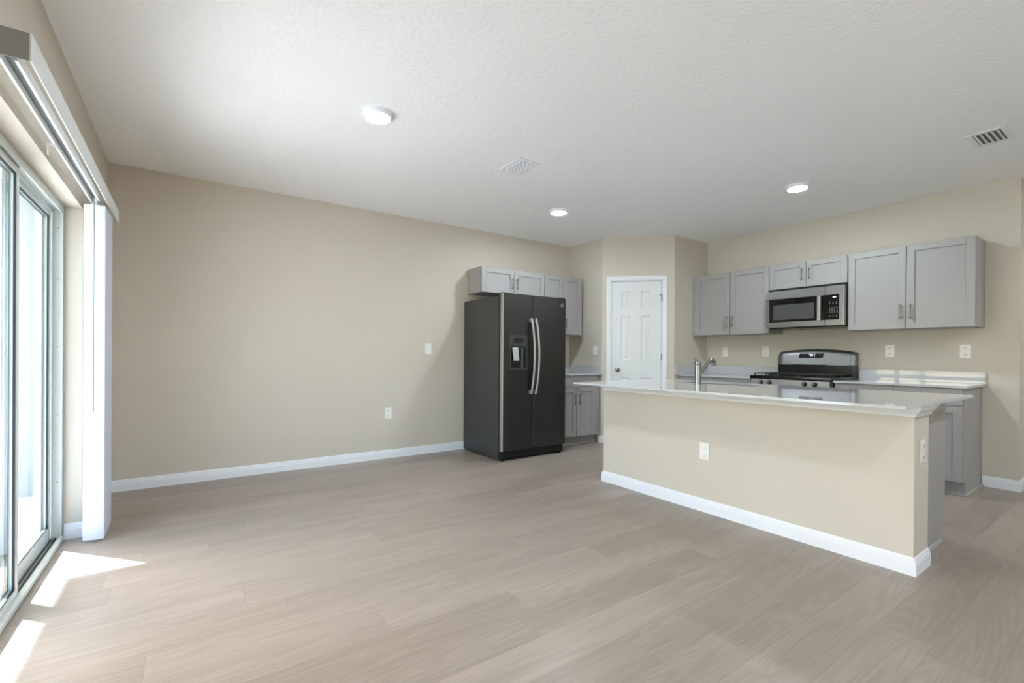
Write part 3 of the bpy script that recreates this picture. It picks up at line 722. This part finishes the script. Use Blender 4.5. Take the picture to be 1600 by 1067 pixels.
MB().sweep(SH, [(IX2 + .016, -4.0525), (4.381 - .085, -4.0525)], side=-1).build('shoe_moulding', 'cab', ic)
for a, b, s in ((1.993, 2.30, -1), (2.304, 2.685, 1), (2.689, 3.07, -1), (3.074, 3.56, 1), (3.564, 4.049, -1)):
    dd = shaker(t, a, b, .118, .868).build('door', 'cab', ic); pull(t, (b - .034) if s > 0 else (a + .034), .66, .79, .019, dd)
# countertop with sink cut-out
SX0, SX1, SY0, SY1 = 4.02, 4.365, -2.31, -3.06
ki = thing('island_countertop', (3.8, -3.05, .8735), 'large white quartz island countertop with sink cut-out', 'countertop')
cx0, cx1, cy0, cy1 = 3.203, 4.408, -1.95, -4.173
s = MB(); z0, z1 = .8775, .893
def ring_slab(mb, O, I, z0, z1):
    o = [(O[0], O[2]), (O[1], O[2]), (O[1], O[3]), (O[0], O[3])]; i = [(I[0], I[2]), (I[1], I[2]), (I[1], I[3]), (I[0], I[3])]
    V = {}
    for nm, lst in (('o', o), ('i', i)):
        for z in (z0, z1):
            for k, (x, y) in enumerate(lst): V[nm, k, z] = mb.bm.verts.new(mb.T @ Vector((x, y, z)))
    for k in range(4):
        r = (k + 1) % 4
        for z in (z0, z1): mb.bm.faces.new((V['o', k, z], V['o', r, z], V['i', r, z], V['i', k, z]))
        for nm in 'oi': mb.bm.faces.new((V[nm, k, z0], V[nm, r, z0], V[nm, r, z1], V[nm, k, z1]))
ring_slab(s, (cx0, cx1, cy0, cy1), (SX0, SX1, SY0, SY1), z0, z1)
so_ = s.build('slab', 'quartz', ki)
bv = so_.modifiers.new('eased_edge', 'BEVEL'); bv.width = .002; bv.segments = 2; bv.limit_method = 'ANGLE'
sk = thing('kitchen_sink', (4.185, -2.685, .69), 'undermount steel sink set into the island countertop', 'sink')
b_ = MB(); o = .012
for (xa_, xb_, ya_, yb2) in ((SX0 - o, SX0 - .002 + .004, SY1 - o, SY0 + o), (SX1 - .013, SX1 - .005, SY1 - o, SY0 + o), (SX0 + .002, SX1 - .013, SY0 - .002, SY0 + o), (SX0 + .002, SX1 - .013, SY1 - o, SY1 + .002)):
    b_.box(xa_, xb_, ya_, yb2, .69, .8772)
b_.box(SX0 - o, SX1 - .005, SY1 - o, SY0 + o, .682, .69)
b_.build('bowl', 'sinkst', sk)
MB().lathe([(0, .6902), (.04, .6902), (.04, .693), (.028, .692), (0, .6905)], (4.2, -2.685, 0), axis=2, n=24).build('drain', 'steelv', sk, smooth=True)
fa = thing('kitchen_faucet', (3.907, -2.659, .893), 'brushed steel single-hole kitchen faucet with angled pull-out spout on the island', 'faucet')
fb = MB().lathe([(0, .8932), (.029, .8932), (.029, .899), (.0255, .901), (.0255, 1.047), (.024, 1.0485), (0, 1.0485)], (3.907, -2.659, 0), axis=2, n=32).build('body', 'chrome', fa, smooth=True)
MB().lathe([(0, 1.0487), (.0245, 1.0487), (.026, 1.051), (.026, 1.076), (.023, 1.080), (0, 1.081)], (3.907, -2.659, 0), axis=2, n=32).build('handle_cap', 'chrome', fa, smooth=True)
MB().tube([(3.905, -2.659, 1.079), (3.893, -2.652, 1.088), (3.872, -2.640, 1.110)], [.0045, .004, .0035], 8).build('lever', 'chrome', fa, smooth=True)
sp = MB().tube([(3.925, -2.659, .975), (3.96, -2.659, 1.000), (4.04, -2.659, 1.060), (4.075, -2.659, 1.083)], [.013, .013, .0145, .0155], 18).build('spout', 'chrome', fa, smooth=True)
MB().tube([(4.068, -2.659, 1.076), (4.088, -2.659, 1.086), (4.108, -2.659, 1.084), (4.122, -2.659, 1.066), (4.126, -2.659, 1.040)], [.017, .0195, .021, .022, .021], 20).build('spray_head', 'chrome', sp, smooth=True)

# ---------------------------------------------------------------- outlets and switches
def outlet(T, label, group=None):
    """local origin at the plate centre"""
    r = thing('wall_outlet', T @ Vector((0, 0, 0)), label, 'outlet', group)
    MB(T).box(-.038, .038, .0005, .0065, -.061, .061, bev=.003).build('cover_plate', 'plate', r)
    for z in (.0285, -.0285):
        rc = MB(T); n = 20; poly = []
        for i in range(n):
            a_ = 2 * math.pi * i / n; poly.append((max(-.0145, min(.0145, .018 * math.cos(a_))), z + .0155 * math.sin(a_)))
        va = [rc.bm.verts.new(T @ Vector((p, .0066, q))) for p, q in poly]; vb_ = [rc.bm.verts.new(T @ Vector((p, .0085, q))) for p, q in poly]
        rc.bm.faces.new(va); rc.bm.faces.new(vb_[::-1])
        for i in range(n): rc.bm.faces.new((va[i], va[(i + 1) % n], vb_[(i + 1) % n], vb_[i]))
        ro = rc.build('receptacle', 'plate', r)
        for x, w_, h_, dz in ((-.0065, .0024, .009, .003), (.0065, .0024, .008, .003), (0, .0045, .0045, -.0085)):
            MB(T).box(x - w_ / 2, x + w_ / 2, .0086, .0090, z + dz - h_ / 2, z + dz + h_ / 2).build('slot', 'slot', ro)
    return r
def rocker(T, label):
    r = thing('light_switch', T @ Vector((0, 0, 0)), label, 'switch')
    MB(T).box(-.038, .038, .0005, .0065, -.061, .061, bev=.003).build('cover_plate', 'plate', r)
    MB(T).prism([(.0066, -.034), (.0090, -.034), (.0078, 0), (.0105, .034), (.0066, .034)], -.0165, .0165, axis=0).build('rocker', 'plate', r)
    return r
rocker(frame((2.763, 0, 1.185), (1, 0, 0), (0, -1, 0)), 'white rocker switch on the long wall left of the refrigerator')
outlet(frame((2.301, 0, .484), (1, 0, 0), (0, -1, 0)), 'white outlet low on the long bare wall')
rocker(frame((XA, -.506, 1.183), (0, -1, 0), (-1, 0, 0)), 'white rocker switch beside the pantry door above the small counter')
rocker(frame((W, -1.519, 1.182), (0, -1, 0), (-1, 0, 0)), 'white rocker switch above the corner counter nearest the pantry')
outlet(frame((W, -2.031, 1.184), (0, -1, 0), (-1, 0, 0)), 'white outlet above the counter just left of the stove')
outlet(frame((W, -3.239, 1.182), (0, -1, 0), (-1, 0, 0)), 'white outlet above the counter just right of the stove')
outlet(frame((W, -3.785, 1.176), (0, -1, 0), (-1, 0, 0)), 'white outlet below the outer corner of the end wall cabinet')
outlet(frame((IX, -2.931, .436), (0, -1, 0), (-1, 0, 0)), 'white outlet on the broad front of the island half wall')
outlet(frame((3.706, IY1, .623), (1, 0, 0), (0, -1, 0)), 'white outlet on the narrow end of the island half wall')

# ---------------------------------------------------------------- ceiling lights and vents
def disk_light(x, y, label, r=.093):
    o = thing('ceiling_light', (x, y, H), label, 'ceiling light', 'round ceiling lights')
    MB().lathe([(r, -.0005), (r, -.010), (r - .003, -.020), (r - .008, -.026), (r - .014, -.0285), (r - .017, -.0285), (r - .017, -.0005)], (x, y, H), axis=2, n=48, closed=True).build('trim_ring', 'trim', o, smooth=True)
    MB().lathe([(0, -.0325), ((r - .0175) * .6, -.0315), (r - .0175, -.0285), (r - .0175, -.001), (0, -.001)], (x, y, H), axis=2, n=48).build('diffuser', 'lamp', o, smooth=True)
    return o
disk_light(1.503, -1.985, 'lit round ceiling light nearest the glass door, in front of the long wall')
disk_light(3.704, -1.159, 'lit round ceiling light in front of the refrigerator')
disk_light(4.958, -2.936, 'lit round ceiling light in front of the stove wall cabinets')
for i_, (x, y) in enumerate(((1.5, -5.6), (4.2, -5.6), (6.9, -5.6))):  # three lights added out of view to fill the room
    disk_light(x, y, 'unseen round ceiling light added behind the viewer for fill')
def vent(x0, x1, y0, y1, along, n, label):
    o = thing('ceiling_vent', ((x0 + x1) / 2, (y0 + y1) / 2, H), label, 'vent')
    f_ = MB(); b = .032; z0, z1 = H - .007, H - .0006
    f_.box(x0, x1, y0, y0 + b, z0, z1, bev=.002).box(x0, x1, y1 - b, y1, z0, z1, bev=.002).box(x0, x0 + b, y0 + b, y1 - b, z0, z1, bev=.002).box(x1 - b, x1, y0 + b, y1 - b, z0, z1, bev=.002)
    f_.build('frame', 'trim', o)
    MB().box(x0 + b, x1 - b, y0 + b, y1 - b, H - .0015, H - .0006).build('duct_shade_plate', 'duct' if along == 'x' else 'slot', o)  # flat plate; its dark tone stands in for the shade inside the duct
    for k in range(n):
        s_ = (k + .5) / n; h = .5 * ((y1 - y0 - 2 * b) if along == 'x' else (x1 - x0 - 2 * b)) / n
        if along == 'x':
            c = y0 + b + (y1 - y0 - 2 * b) * s_
            MB().prism([(c + h * .66, H - .003), (c - h * .62, H - .014), (c - h * .62, H - .0125), (c + h * .66, H - .0016)], x0 + b, x1 - b, axis=0).build('slat', 'trim', o)
        else:
            c = x0 + b + (x1 - x0 - 2 * b) * s_
            q = [(c - h * .60, H - .0050), (c - h * .02, H - .0115), (c - h * .02, H - .0100), (c - h * .60, H - .0035)]
            MB().prism([(z, x) for x, z in q], y0 + b, y1 - b, axis=1).build('slat', 'trim', o)
vent(2.605, 2.805, -1.985, -1.695, 'y', 6, 'white slatted ceiling vent between the two ceiling lights by the long wall')
vent(4.885, 5.183, -4.230, -4.030, 'x', 5, 'white ceiling vent with dark open slats near the end of the stove wall')
